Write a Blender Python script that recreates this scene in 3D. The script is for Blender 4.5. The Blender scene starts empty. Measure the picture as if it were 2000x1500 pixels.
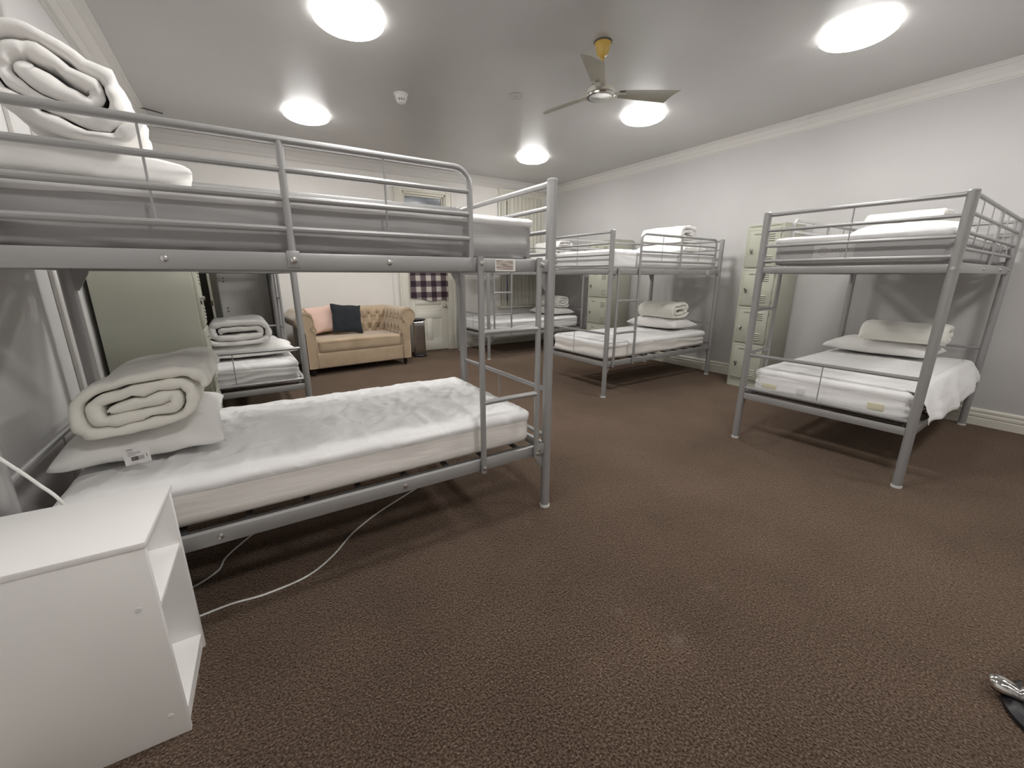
import bpy, bmesh, math, random
from mathutils import Vector, Matrix, noise
random.seed(7)
D = bpy.data
C = bpy.context.scene.collection
PI = math.pi
# ---------------------------------------------------------------- camera, world, exposure
CAM_H = 1.2325
cd = D.cameras.new('camera'); cam = D.objects.new('camera', cd); C.objects.link(cam)
cd.sensor_width = 36.0; cd.lens = 802.0 / 2000 * 36; cd.clip_start = 0.02; cd.clip_end = 60
yaw, pit, rol = math.radians(33.122), math.radians(14.75), math.radians(0.09)
fw = Vector((math.sin(yaw)*math.cos(pit), math.cos(yaw)*math.cos(pit), -math.sin(pit)))
rt = Vector((math.cos(yaw), -math.sin(yaw), 0)); up = rt.cross(fw)
rt2 = rt*math.cos(rol) + up*math.sin(rol); up2 = up*math.cos(rol) - rt*math.sin(rol)
R = Matrix((rt2, up2, -fw)).transposed().to_4x4()
cam.matrix_world = Matrix.Translation((0, 0, CAM_H)) @ R
bpy.context.scene.camera = cam
w = D.worlds.new('night'); bpy.context.scene.world = w; w.use_nodes = True
w.node_tree.nodes['Background'].inputs[0].default_value = (0.10, 0.115, 0.14, 1)
w.node_tree.nodes['Background'].inputs[1].default_value = 0.15
vs = bpy.context.scene.view_settings
vs.view_transform = 'Standard'; vs.look = 'None'; vs.exposure = 1.70; vs.gamma = 1; vs.use_curve_mapping = False
LAMP = 20.0            # radiance of the lit ceiling domes
# ---------------------------------------------------------------- room numbers
XL, XR, YB, YF, ZC = -0.70, 5.175, 6.535, -2.00, 2.824
W, L, H = 0.97, 1.885, 1.661          # bunk bed outline

# ---------------------------------------------------------------- materials
def nodes(m):
    m.use_nodes = True
    return m.node_tree, m.node_tree.nodes['Principled BSDF']
def mat(name, col, rough=.6, metal=0, bump=0, bscale=60, var=0, vscale=4, sheen=0, stretch=(1, 1, 1)):
    m = D.materials.new(name); nt, b = nodes(m)
    b.inputs['Base Color'].default_value = (*col, 1); b.inputs['Roughness'].default_value = rough
    b.inputs['Metallic'].default_value = metal
    if sheen: b.inputs['Sheen Weight'].default_value = sheen
    if bump or var:
        tc = nt.nodes.new('ShaderNodeTexCoord'); mp = nt.nodes.new('ShaderNodeMapping'); mp.inputs['Scale'].default_value = stretch
        nt.links.new(tc.outputs['Object'], mp.inputs[0])
    if bump:
        n = nt.nodes.new('ShaderNodeTexNoise'); n.inputs['Scale'].default_value = bscale; n.inputs['Detail'].default_value = 4
        bp = nt.nodes.new('ShaderNodeBump'); bp.inputs['Strength'].default_value = bump; bp.inputs['Distance'].default_value = .01
        nt.links.new(mp.outputs[0], n.inputs['Vector']); nt.links.new(n.outputs[0], bp.inputs['Height']); nt.links.new(bp.outputs[0], b.inputs['Normal'])
    if var:
        n2 = nt.nodes.new('ShaderNodeTexNoise'); n2.inputs['Scale'].default_value = vscale; n2.inputs['Detail'].default_value = 5
        r = nt.nodes.new('ShaderNodeMapRange'); r.inputs[1].default_value = .3; r.inputs[2].default_value = .7
        r.inputs[3].default_value = 1-var; r.inputs[4].default_value = 1+var
        mx = nt.nodes.new('ShaderNodeVectorMath'); mx.operation = 'SCALE'; mx.inputs[0].default_value = col
        nt.links.new(mp.outputs[0], n2.inputs['Vector']); nt.links.new(n2.outputs[0], r.inputs[0]); nt.links.new(r.outputs[0], mx.inputs['Scale'])
        nt.links.new(mx.outputs[0], b.inputs['Base Color'])
    return m
def creased(name, col, s1, s2, strength, sheen=.2, stretch=(1, 1, 1), rough=.85):
    m = mat(name, col, rough, sheen=sheen); nt = m.node_tree; b = nt.nodes['Principled BSDF']; N = nt.nodes.new; K = nt.links.new
    tc = N('ShaderNodeTexCoord'); mp = N('ShaderNodeMapping'); mp.inputs['Scale'].default_value = stretch; K(tc.outputs['Object'], mp.inputs[0])
    prev = None
    for sc, st, dist in ((s1, strength, .014), (s2, strength*.8, .006)):
        n = N('ShaderNodeTexNoise'); n.noise_type = 'RIDGED_MULTIFRACTAL'; n.inputs['Scale'].default_value = sc; n.inputs['Detail'].default_value = 2.5; n.inputs['Distortion'].default_value = .6
        K(mp.outputs[0], n.inputs['Vector'])
        bp = N('ShaderNodeBump'); bp.inputs['Strength'].default_value = st; bp.inputs['Distance'].default_value = dist
        K(n.outputs[0], bp.inputs['Height'])
        if prev: K(prev, bp.inputs['Normal'])
        prev = bp.outputs[0]
    K(prev, b.inputs['Normal']); return m
M = {}
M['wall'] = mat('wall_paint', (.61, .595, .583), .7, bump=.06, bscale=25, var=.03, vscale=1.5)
M['leftwall'] = mat('left_wall_brightened', (.76, .745, .735), .7, bump=.06, bscale=25, var=.03, vscale=1.5)  # wall paint lightened to lift the shaded left side
M['backwall'] = mat('back_wall_cream_brightened', (.83, .805, .765), .7, bump=.06, bscale=25, var=.03, vscale=1.5)  # cream wall paint, lightened in place of brighter light at the back
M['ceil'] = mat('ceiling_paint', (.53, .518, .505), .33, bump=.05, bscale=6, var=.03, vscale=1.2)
M['trim'] = mat('trim_paint', (.70, .68, .65), .45, bump=.04, bscale=20)
M['cream'] = mat('cream_gloss_paint', (.80, .775, .68), .4, bump=.04, bscale=20)
M['steel'] = mat('silver_bed_paint', (.40, .396, .392), .36, .35, bump=.03, bscale=300)
M['steel2'] = mat('bolt_zinc', (.62, .61, .58), .25, .9)
M['dark'] = mat('dark_rubber', (.02, .02, .02), .6)
M['base'] = mat('bed_base_steel', (.12, .118, .115), .45, .4)
M['linen'] = creased('white_linen', (.91, .90, .89), 5, 16, .32)
M['quilt'] = creased('quilted_protector', (.92, .91, .90), 6, 17, .85)
M['side'] = mat('mattress_side_sheet', (.86, .82, .77), .85, bump=.25, bscale=14, stretch=(.35, .35, 2.2))
M['greyside'] = mat('grey_mattress_side', (.44, .43, .425), .8, bump=.3, bscale=12, stretch=(.3, .3, 2.5))
M['duvet'] = creased('duvet_cotton', (.87, .85, .82), 7, 20, .30, .25)
M['duvetcream'] = creased('duvet_cream_cotton', (.85, .83, .755), 7, 20, .28, .25)
M['pillow'] = creased('pillow_cotton', (.87, .855, .825), 6, 20, .28, .25)
M['cab'] = mat('white_melamine', (.90, .88, .855), .4, bump=.02, bscale=200)
M['locker'] = mat('sage_locker_paint', (.445, .455, .372), .42, bump=.03, bscale=120, var=.04, vscale=3)
M['lockerlight'] = mat('cream_locker_edge', (.74, .72, .61), .45)
M['lockerdark'] = mat('locker_olive_shaded', (.13, .125, .10), .6)  # locker olive darkened: shade under the upper bunk put into the colour
M['lockershade'] = mat('locker_slot', (.10, .105, .085), .6)
M['sofa'] = mat('beige_velvet', (.47, .355, .235), .85, bump=.25, bscale=120, var=.10, vscale=6, sheen=.5)
M['button'] = mat('sofa_button', (.22, .16, .10), .8)
M['pink'] = mat('pink_cushion', (.72, .50, .42), .85, bump=.3, bscale=80, sheen=.3)
M['black'] = mat('black_cushion', (.012, .016, .02), .9, bump=.3, bscale=80, sheen=.1)
M['wood'] = mat('dark_turned_wood', (.03, .02, .015), .4)
M['chrome'] = mat('brushed_stainless', (.55, .54, .53), .22, 1.0, bump=.05, bscale=200, stretch=(1, 1, .02))
M['mirror'] = mat('polished_chrome', (.75, .74, .72), .08, 1.0)
M['blackpl'] = mat('black_plastic', (.018, .018, .02), .35)
M['brass'] = mat('yellowed_plastic', (.62, .42, .10), .35)
M['fan'] = mat('fan_blade_enamel', (.40, .375, .30), .4, bump=.05, bscale=60, var=.08)
M['fanhub'] = mat('fan_hub_enamel', (.55, .53, .46), .35)
M['white'] = mat('white_plastic', (.78, .77, .75), .4)
M['curtain'] = mat('cream_curtain', (.62, .60, .52), .8, bump=.2, bscale=120, sheen=.2)
M['cord'] = mat('white_cable', (.80, .79, .76), .45)
M['ink'] = mat('print_ink', (.09, .08, .075), .7)
M['inkgrey'] = mat('print_grey', (.30, .28, .27), .7)
M['paper'] = mat('tag_paper', (.78, .76, .74), .7)
M['patch'] = mat('printed_fabric_patch', (.60, .585, .565), .8, bump=.2, bscale=50)
M['yellow'] = mat('yellow_care_patch', (.74, .69, .50), .8)
def glass():
    m = D.materials.new('dark_window_glass'); nt, b = nodes(m)
    b.inputs['Base Color'].default_value = (.75, .78, .82, 1); b.inputs['Roughness'].default_value = .12
    b.inputs['Transmission Weight'].default_value = .85
    return m
M['glass'] = glass()
def lampmat(name, k):
    m = D.materials.new(name); nt, b = nodes(m)
    b.inputs['Base Color'].default_value = (.9, .9, .9, 1)
    b.inputs['Emission Color'].default_value = (1, .985, .965, 1); b.inputs['Emission Strength'].default_value = LAMP*k
    return m
M['lamp'] = lampmat('lit_opal_dome', 1.0); M['lamprim'] = lampmat('lit_opal_rim', .10)
def carpet():
    m = D.materials.new('brown_loop_carpet'); nt, b = nodes(m); N = nt.nodes.new; K = nt.links.new
    tc = N('ShaderNodeTexCoord')
    n1 = N('ShaderNodeTexNoise'); n1.inputs['Scale'].default_value = 145; n1.inputs['Detail'].default_value = 4; n1.inputs['Roughness'].default_value = .65
    n2 = N('ShaderNodeTexNoise'); n2.inputs['Scale'].default_value = 2.2; n2.inputs['Detail'].default_value = 5
    n3 = N('ShaderNodeTexVoronoi'); n3.inputs['Scale'].default_value = 150
    for n in (n1, n2, n3): K(tc.outputs['Object'], n.inputs['Vector'])
    cr = N('ShaderNodeValToRGB'); e = cr.color_ramp.elements
    e[0].position = .38; e[0].color = (.030, .019, .013, 1); e[1].position = .68; e[1].color = (.21, .155, .12, 1)
    mid = e.new(.5); mid.color = (.078, .052, .037, 1)
    K(n1.outputs[0], cr.inputs[0])
    mr = N('ShaderNodeMapRange'); mr.inputs[1].default_value = .3; mr.inputs[2].default_value = .7; mr.inputs[3].default_value = .82; mr.inputs[4].default_value = 1.16
    K(n2.outputs[0], mr.inputs[0])
    sc = N('ShaderNodeVectorMath'); sc.operation = 'SCALE'; K(cr.outputs[0], sc.inputs[0]); K(mr.outputs[0], sc.inputs['Scale'])
    last = sc.outputs[0]
    # worn and spilled spots, irregular outlines
    wn = N('ShaderNodeTexNoise'); wn.inputs['Scale'].default_value = 28; wn.inputs['Detail'].default_value = 4; K(tc.outputs['Object'], wn.inputs['Vector'])
    for (x, y, r, s) in STAINS:
        d = N('ShaderNodeVectorMath'); d.operation = 'DISTANCE'; d.inputs[1].default_value = (x, y, 0); K(tc.outputs['Object'], d.inputs[0])
        ad = N('ShaderNodeMath'); ad.operation = 'MULTIPLY_ADD'; K(wn.outputs[0], ad.inputs[0]); ad.inputs[1].default_value = r*2.2; K(d.outputs['Value'], ad.inputs[2])
        rr = N('ShaderNodeMapRange'); rr.inputs[1].default_value = r*1.05; rr.inputs[2].default_value = r*2.1; rr.inputs[3].default_value = s; rr.inputs[4].default_value = 0
        K(ad.outputs[0], rr.inputs[0])
        mx = N('ShaderNodeMix'); mx.data_type = 'RGBA'; K(rr.outputs[0], mx.inputs[0]); K(last, mx.inputs[6]); mx.inputs[7].default_value = (.26, .21, .175, 1)
        last = mx.outputs[2]
    K(last, b.inputs['Base Color'])
    b.inputs['Roughness'].default_value = .95; b.inputs['Specular IOR Level'].default_value = 0
    b.inputs['Sheen Weight'].default_value = .34; b.inputs['Sheen Roughness'].default_value = .5; b.inputs['Sheen Tint'].default_value = (.95, .72, .55, 1)
    bp = N('ShaderNodeBump'); bp.inputs['Strength'].default_value = .9; bp.inputs['Distance'].default_value = .006
    K(n3.outputs['Distance'], bp.inputs['Height']); K(bp.outputs[0], b.inputs['Normal'])
    return m
STAINS = [(1.093, 1.515, .030, .22), (1.452, .744, .030, .14), (1.045, .86, .022, .2), (1.117, .648, .045, .22), (.85, 1.82, .025, .16), (1.30, 2.4, .05, .1), (1.66, 1.33, .02, .12)]
M['carpet'] = carpet()
def tartan():
    m = D.materials.new('purple_check_cloth'); nt, b = nodes(m); N = nt.nodes.new; K = nt.links.new
    tc = N('ShaderNodeTexCoord'); sp = N('ShaderNodeSeparateXYZ'); K(tc.outputs['Object'], sp.inputs[0])
    def band(sock, off):
        a = N('ShaderNodeMath'); a.operation = 'ADD'; a.inputs[1].default_value = off; K(sock, a.inputs[0])
        f = N('ShaderNodeMath'); f.operation = 'PINGPONG'; f.inputs[1].default_value = .088; K(a.outputs[0], f.inputs[0])
        g = N('ShaderNodeMapRange'); g.inputs[1].default_value = .038; g.inputs[2].default_value = .046; K(f.outputs[0], g.inputs[0])
        return g.outputs[0]
    bx, bz = band(sp.outputs['X'], 3.0), band(sp.outputs['Z'], 3.03)
    ad = N('ShaderNodeMath'); ad.operation = 'ADD'; K(bx, ad.inputs[0]); K(bz, ad.inputs[1])
    hf = N('ShaderNodeMath'); hf.operation = 'MULTIPLY'; hf.inputs[1].default_value = .5; K(ad.outputs[0], hf.inputs[0])
    cr = N('ShaderNodeValToRGB'); e = cr.color_ramp.elements
    e[0].position = 0; e[0].color = (.60, .56, .50, 1); e[1].position = 1; e[1].color = (.035, .02, .03, 1)
    mm = e.new(.5); mm.color = (.155, .115, .125, 1)
    K(hf.outputs[0], cr.inputs[0]); K(cr.outputs[0], b.inputs['Base Color']); b.inputs['Roughness'].default_value = .9
    return m
M['tartan'] = tartan()
def labelprint():
    m = D.materials.new('warning_print'); nt, b = nodes(m); N = nt.nodes.new; K = nt.links.new
    tc = N('ShaderNodeTexCoord'); mp = N('ShaderNodeMapping'); mp.inputs['Scale'].default_value = (18, 1, 190)
    n = N('ShaderNodeTexNoise'); n.inputs['Scale'].default_value = 1.0; n.inputs['Detail'].default_value = 3
    K(tc.outputs['Object'], mp.inputs[0]); K(mp.outputs[0], n.inputs['Vector'])
    cr = N('ShaderNodeValToRGB'); e = cr.color_ramp.elements
    e[0].position = .40; e[0].color = (.25, .20, .17, 1); e[1].position = .58; e[1].color = (.62, .55, .49, 1)
    K(n.outputs[0], cr.inputs[0]); K(cr.outputs[0], b.inputs['Base Color']); b.inputs['Roughness'].default_value = .5
    return m
M['warn'] = labelprint()

# ---------------------------------------------------------------- object helpers
def mesh(name, bm, m, sharp=35):
    bmesh.ops.recalc_face_normals(bm, faces=bm.faces[:])
    me = D.meshes.new(name); bm.to_mesh(me); bm.free()
    me.materials.append(m)
    for p in me.polygons: p.use_smooth = True
    me.set_sharp_from_angle(angle=math.radians(sharp))
    return me
def obj(name, bm, m, parent=None, sharp=35, loc=(0, 0, 0), label=None):
    me = bm if isinstance(bm, bpy.types.Mesh) else mesh(name, bm, m, sharp)
    o = D.objects.new(name, me); C.objects.link(o); o.location = loc
    if parent: o.parent = parent
    if label: o['label'] = label
    return o
def tag(o, label, cat, group=None, loc=None, rz=None):
    o['label'] = label; o['category'] = cat
    if group: o['group'] = group
    if loc is not None: o.location = loc
    if rz is not None: o.rotation_euler = (0, 0, rz)
    return o
def thing(name, label, cat, loc=(0, 0, 0), rz=0, group=None):
    o = D.objects.new(name, None); C.objects.link(o); o.empty_display_size = .1
    return tag(o, label, cat, group, loc, rz)
def struct(name, bm, m, sharp=35):
    o = obj(name, bm, m, None, sharp); o['kind'] = 'structure'; return o
def B(): return bmesh.new()
def box(bm, x0, y0, z0, x1, y1, z1, bev=0):
    r = bmesh.ops.create_cube(bm, size=1)
    bmesh.ops.transform(bm, matrix=Matrix.Translation(((x0+x1)/2, (y0+y1)/2, (z0+z1)/2)) @ Matrix.Diagonal((abs(x1-x0), abs(y1-y0), abs(z1-z0), 1)), verts=r['verts'])
    if bev:
        es = list({e for v in r['verts'] for e in v.link_edges})
        bmesh.ops.bevel(bm, geom=es, offset=bev, segments=2, affect='EDGES', profile=.5)
    return bm
def bx(*a, **k): return box(B(), *a, **k)
def sweep(bm, pts, rings, close=True):
    """rings: list of loops (lists of Vector) -> skin"""
    vs_ = [[bm.verts.new(p) for p in r] for r in rings]
    n = len(vs_[0])
    for a, b in zip(vs_[:-1], vs_[1:]):
        for i in range(n):
            bm.faces.new((a[i], a[(i+1) % n], b[(i+1) % n], b[i]))
    if close:
        bm.faces.new(vs_[0][::-1]); bm.faces.new(vs_[-1])
    return bm
def tube(bm, pts, r, seg=10, rr=None):
    pts = [Vector(p) for p in pts]; rings = []
    nrm = None
    for i, p in enumerate(pts):
        t = (pts[min(i+1, len(pts)-1)] - pts[max(i-1, 0)]).normalized()
        if nrm is None:
            nrm = t.orthogonal().normalized()
        else:
            nrm = (nrm - t*nrm.dot(t)).normalized()
        bn = t.cross(nrm); q = rr[i] if rr else r
        rings.append([p + (nrm*math.cos(2*PI*k/seg) + bn*math.sin(2*PI*k/seg))*q for k in range(seg)])
    return sweep(bm, None, rings)
def tb(*a, **k): return tube(B(), *a, **k)
def lathe(bm, prof, seg=28, c=(0, 0, 0), axis='Z', ax=None):
    rings = []
    for r, z in prof:
        rg = []
        for k in range(seg):
            a = 2*PI*k/seg; p = Vector((r*math.cos(a), r*math.sin(a), z))
            if axis == 'X': p = Vector((p.z, p.x, p.y))
            if axis == 'Y': p = Vector((p.x, p.z, p.y))
            rg.append(p + Vector(c))
        rings.append(rg)
    return sweep(bm, None, rings)
def lt(*a, **k): return lathe(B(), *a, **k)
def prism(bm, poly, a, b, axis='Y'):
    f = {'Y': lambda p, t: Vector((p[0], t, p[1])), 'X': lambda p, t: Vector((t, p[0], p[1])), 'Z': lambda p, t: Vector((p[0], p[1], t))}[axis]
    return sweep(bm, None, [[f(p, a) for p in poly], [f(p, b) for p in poly]])
def nz(x, y, z=0.0, s=1.0): return noise.noise(Vector((x*s, y*s, z*s)))
def fbm(x, y, z=0.0):
    return nz(x, y, z) + .5*nz(2.1*x, 2.1*y, z+5) + .25*nz(4.3*x, 4.3*y, z+9)
def ridge(x, y, z=0.0): return 1 - abs(2*nz(x, y, z))
def roundbox(lx, ly, lz, r, nx, ny, nz_, disp=None):
    """rounded box on z 0..lz centred in xy, optional displacement(p, n)"""
    bm = B(); cache = {}
    hx, hy, hz = lx/2, ly/2, lz/2
    def ax(n, h, r):            # stations, dense near the rounding
        inner = [-(h-r) + 2*(h-r)*i/n for i in range(n+1)]
        e = [-h, -h + .3*r, -h+.62*r]
        return e + inner + [-q for q in reversed(e)]
    X, Y, Z = ax(nx, hx, r), ax(ny, hy, r), ax(nz_, hz, r)
    def V(i, j, k):
        key = (i, j, k)
        if key in cache: return cache[key]
        p = Vector((X[i], Y[j], Z[k]))
        c = Vector((max(-hx+r, min(hx-r, p.x)), max(-hy+r, min(hy-r, p.y)), max(-hz+r, min(hz-r, p.z))))
        d = p - c
        m = max(abs(d.x), abs(d.y), abs(d.z))
        n = d.normalized() if d.length > 1e-9 else Vector((0, 0, 1))
        q = c + n*r if d.length > 1e-9 else p
        if disp: q = q + n*disp(q, n)
        v = bm.verts.new((q.x, q.y, q.z + hz)); cache[key] = v; return v
    a, b, c = len(X)-1, len(Y)-1, len(Z)-1
    def quad(*ks):
        vv = []
        for k in ks:
            v = V(*k)
            if v not in vv: vv.append(v)
        if len(vv) > 2:
            try: bm.faces.new(vv)
            except ValueError: pass
    for i in range(a):
        for j in range(b):
            for k in (0, c): quad((i, j, k), (i+1, j, k), (i+1, j+1, k), (i, j+1, k))
    for i in range(a):
        for k in range(c):
            for j in (0, b): quad((i, j, k), (i+1, j, k), (i+1, j, k+1), (i, j, k+1))
    for j in range(b):
        for k in range(c):
            for i in (0, a): quad((i, j, k), (i, j+1, k), (i, j+1, k+1), (i, j, k+1))
    return bm

# ---------------------------------------------------------------- room shell
struct('floor', bx(XL-.2, YF-.2, -.12, XR+.2, YB+.2, 0), M['carpet'])
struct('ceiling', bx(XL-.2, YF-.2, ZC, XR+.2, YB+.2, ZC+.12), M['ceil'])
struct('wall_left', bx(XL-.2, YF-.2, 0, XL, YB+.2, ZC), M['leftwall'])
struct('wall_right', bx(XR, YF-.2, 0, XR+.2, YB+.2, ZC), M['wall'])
struct('wall_front', bx(XL, YF-.2, 0, XR, YF, ZC), M['wall'])
DX0, DX1, DH = 2.275, 2.975, 2.47            # door opening with the fanlight above
WX0, WX1, WZ0, WZ1 = 4.06, 4.86, 0.78, 2.56  # curtained window
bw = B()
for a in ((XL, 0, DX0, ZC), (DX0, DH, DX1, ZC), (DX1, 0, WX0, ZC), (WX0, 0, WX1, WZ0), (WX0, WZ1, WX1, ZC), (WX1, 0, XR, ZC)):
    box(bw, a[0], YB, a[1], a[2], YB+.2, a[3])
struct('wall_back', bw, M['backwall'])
# cornices: a stepped plaster profile (distance from the wall, distance below the ceiling)
def cornice_profile(d, h):
    return [(0, 0), (d, 0), (d, -.012), (d*.86, -.016), (d*.86, -.030), (d*.66, -.036), (d*.60, -h*.36), (d*.40, -h*.52),
            (d*.40, -h*.60), (d*.34, -h*.62), (d*.22, -h*.82), (d*.22, -h*.90), (d*.08, -h*.92), (d*.08, -h), (0, -h)]
def cornice(name, d, h, side):
    P = cornice_profile(d, h); bm = B()
    if side == 'left': sweep(bm, None, [[Vector((XL+a, t, ZC+b)) for a, b in P] for t in (YF, YB)])
    if side == 'right': sweep(bm, None, [[Vector((XR-a, t, ZC+b)) for a, b in P] for t in (YF, YB)])
    if side == 'back': sweep(bm, None, [[Vector((t, YB-a, ZC+b)) for a, b in P] for t in (XL, XR)])
    if side == 'front': sweep(bm, None, [[Vector((t, YF+a, ZC+b)) for a, b in P] for t in (XL, XR)])
    return struct(name, bm, M['trim'])
cl = cornice('trim_1', .172, .135, 'left'); cornice('trim_2', .06, .13, 'right'); cornice('trim_3', .055, .15, 'back'); cornice('trim_4', .06, .13, 'front')
# rope moulding along the left cornice
bm = B()
pts = [(XL+.107+.004*math.sin(i*PI), YF+.02+i*.045, ZC-.028) for i in range(int((YB-YF-.05)/.045))]
tube(bm, pts, .011, 6, rr=[.013 if i % 2 else .008 for i in range(len(pts))])
o = obj('rope_moulding', bm, M['trim'], cl); o['kind'] = 'stuff'
# skirting with grooves
def skirting(name, side, x0=None, x1=None):
    P = [(0, 0), (.022, 0), (.022, .062), (.017, .066), (.017, .074), (.022, .078), (.022, .096), (.014, .104), (.014, .112), (.018, .116), (.018, .130), (.006, .142), (0, .145)]
    bm = B()
    if side == 'right': sweep(bm, None, [[Vector((XR-a, t, b)) for a, b in P] for t in (YF, YB)])
    if side == 'left': sweep(bm, None, [[Vector((XL+a, t, b)) for a, b in P] for t in (YF, YB)])
    if side == 'back':
        for u0, u1 in ((XL, DX0-.135), (DX1+.135, XR)): sweep(bm, None, [[Vector((t, YB-a, b)) for a, b in P] for t in (u0, u1)])
    return struct(name, bm, M['cream'])
skirting('baseboard_right', 'right'); skirting('baseboard_left', 'left'); skirting('baseboard_back', 'back')
struct('trim_5', bx(XL, 2.725, .145, XL+.016, 2.752, ZC-.135, bev=.003), M['trim'])     # white conduit strip on the left wall
struct('trim_6', bx(XL, 3.00, .145, XL+.014, 3.035, ZC-.135, bev=.003), M['trim'])
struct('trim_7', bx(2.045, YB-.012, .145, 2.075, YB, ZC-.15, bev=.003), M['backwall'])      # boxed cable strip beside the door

# ---------------------------------------------------------------- door with fanlight
door = thing('door_1', 'cream panelled door with checked cloth over its glass', 'door'); del door['category']; door['kind'] = 'structure'
def frame4(bm, x0, x1, z0, z1, t, y0, y1, bev=.004, bottom=True):
    box(bm, x0-t, y0, z0 - (t if bottom else 0), x0, y1, z1+t, bev=bev); box(bm, x1, y0, z0 - (t if bottom else 0), x1+t, y1, z1+t, bev=bev)
    box(bm, x0, y0, z1, x1, y1, z1+t, bev=bev)
    if bottom: box(bm, x0, y0, z0-t, x1, y1, z0, bev=bev)
bm = B(); frame4(bm, DX0, DX1, 0, DH, .095, YB-.022, YB+.02, bottom=False); obj('architrave', bm, M['cream'], door)
bm = B(); frame4(bm, DX0-.095, DX1+.095, 0, DH+.095, .032, YB-.036, YB+.0, bottom=False); obj('architrave_edge', bm, M['cream'], door)
bm = B()
box(bm, DX0, YB-.005, 0, DX0+.022, YB+.18, DH, bev=.003); box(bm, DX1-.022, YB-.005, 0, DX1, YB+.18, DH, bev=.003); box(bm, DX0, YB-.005, DH-.03, DX1, YB+.18, DH, bev=.003)
box(bm, DX0, YB-.005, 2.02, DX1, YB+.18, 2.08, bev=.003)
obj('jamb', bm, M['cream'], door)
# fanlight sash and pane
bm = B(); frame4(bm, DX0+.05, DX1-.05, 2.13, DH-.055, .03, YB+.035, YB+.075); obj('fanlight_sash', bm, M['cream'], door)
obj('pane', bx(DX0+.045, YB+.052, 2.12, DX1-.045, YB+.057, DH-.05), M['glass'], door)
# leaf: stiles, rails, lower panels with raised fields, glazed top
y0, y1 = YB+.02, YB+.06
x0, x1 = DX0+.024, DX1-.024
bm = B()
box(bm, x0, y0, .008, x0+.10, y1, 2.015, bev=.004); box(bm, x1-.10, y0, .008, x1, y1, 2.015, bev=.004)
for za, zb in ((.008, .17), (.55, .66), (.78, .90), (1.90, 2.015)): box(bm, x0+.10, y0, za, x1-.10, y1, zb, bev=.004)
xm = (x0+x1)/2; box(bm, xm-.045, y0, .17, xm+.045, y1, .55, bev=.004)
obj('door_leaf', bm, M['cream'], door)
for a, b, za, zb in ((x0+.10, xm-.045, .17, .55), (xm+.045, x1-.10, .17, .55), (x0+.10, x1-.10, .66, .78)):
    p = obj('door_panel', bx(a, y0+.016, za, b, y1-.012, zb), M['cream'], door)
    bm = B(); frame4(bm, a+.012, b-.012, za+.012, zb-.012, .01, y0+.006, y0+.018, bev=.003); obj('panel_moulding', bm, M['cream'], p)
obj('door_pane', bx(x0+.10, y0+.018, .90, x1-.10, y0+.024, 1.90), M['glass'], door)
kn = obj('door_knob', lt([(.0, -.062), (.014, -.062), (.026, -.054), (.030, -.042), (.024, -.030), (.011, -.024), (.010, -.008), (.026, -.006), (.026, 0), (0, 0)], 20, (x1-.05, y0, .742), 'Y'), M['steel2'], door)
# checked cloth pinned over the glazed part
bm = B(); nxs, nzs = 36, 24
g0 = []; tx0, tx1, tz0, tz1 = 2.318, 2.968, .835, 1.95
for side in (0, 1):
    g = []
    for j in range(nzs+1):
        rw = []
        for i in range(nxs+1):
            u, v = i/nxs, j/nzs
            x = tx0 + (tx1-tx0)*u + .008*math.sin(v*5); z = tz0 + (tz1-tz0)*v
            z += (1-v)*(.05*(1-u)**2 + .012*math.sin(u*9) - .01*u)
            y = YB + .008 - .008*math.sin(u*14 + v*2)*(1-.5*v) - .012*(1-v) + side*.003
            rw.append(bm.verts.new((x, y, z)))
        g.append(rw)
    g0.append(g)
for gi, g in enumerate(g0):
    for j in range(nzs):
        for i in range(nxs): bm.faces.new((g[j][i], g[j][i+1], g[j+1][i+1], g[j+1][i]))
a, b = g0
for i in range(nxs):
    bm.faces.new((a[0][i], a[0][i+1], b[0][i+1], b[0][i])); bm.faces.new((a[-1][i], a[-1][i+1], b[-1][i+1], b[-1][i]))
for j in range(nzs):
    bm.faces.new((a[j][0], a[j+1][0], b[j+1][0], b[j][0])); bm.faces.new((a[j][-1], a[j+1][-1], b[j+1][-1], b[j][-1]))
tag(obj('door_curtain', bm, M['tartan']), 'dark purple and white checked cloth hanging over the cream door', 'curtain')

# ---------------------------------------------------------------- curtained window
win = thing('window_1', 'window with cream frame', 'window'); del win['category']; win['kind'] = 'structure'
bm = B(); frame4(bm, WX0, WX1, WZ0, WZ1, .085, YB-.03, YB+.02); obj('window_frame', bm, M['cream'], win)
bm = B(); box(bm, WX0-.10, YB-.045, WZ1+.085, WX1+.10, YB+.0, WZ1+.12, bev=.004); obj('window_head', bm, M['cream'], win)
obj('window_sill', bx(WX0-.11, YB-.07, WZ0-.12, WX1+.11, YB+.02, WZ0-.085, bev=.005), M['cream'], win)
bm = B(); frame4(bm, WX0+.05, WX1-.05, WZ0+.05, (WZ0+WZ1)/2-.02, .05, YB+.07, YB+.11); obj('lower_sash', bm, M['cream'], win)
bm = B(); frame4(bm, WX0+.05, WX1-.05, (WZ0+WZ1)/2+.03, WZ1-.05, .05, YB+.10, YB+.14); obj('upper_sash', bm, M['cream'], win)
obj('pane', bx(WX0+.04, YB+.088, WZ0+.04, WX1-.04, YB+.092, (WZ0+WZ1)/2), M['glass'], win)
obj('pane', bx(WX0+.04, YB+.118, (WZ0+WZ1)/2, WX1-.04, YB+.122, WZ1-.04), M['glass'], win)
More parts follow.
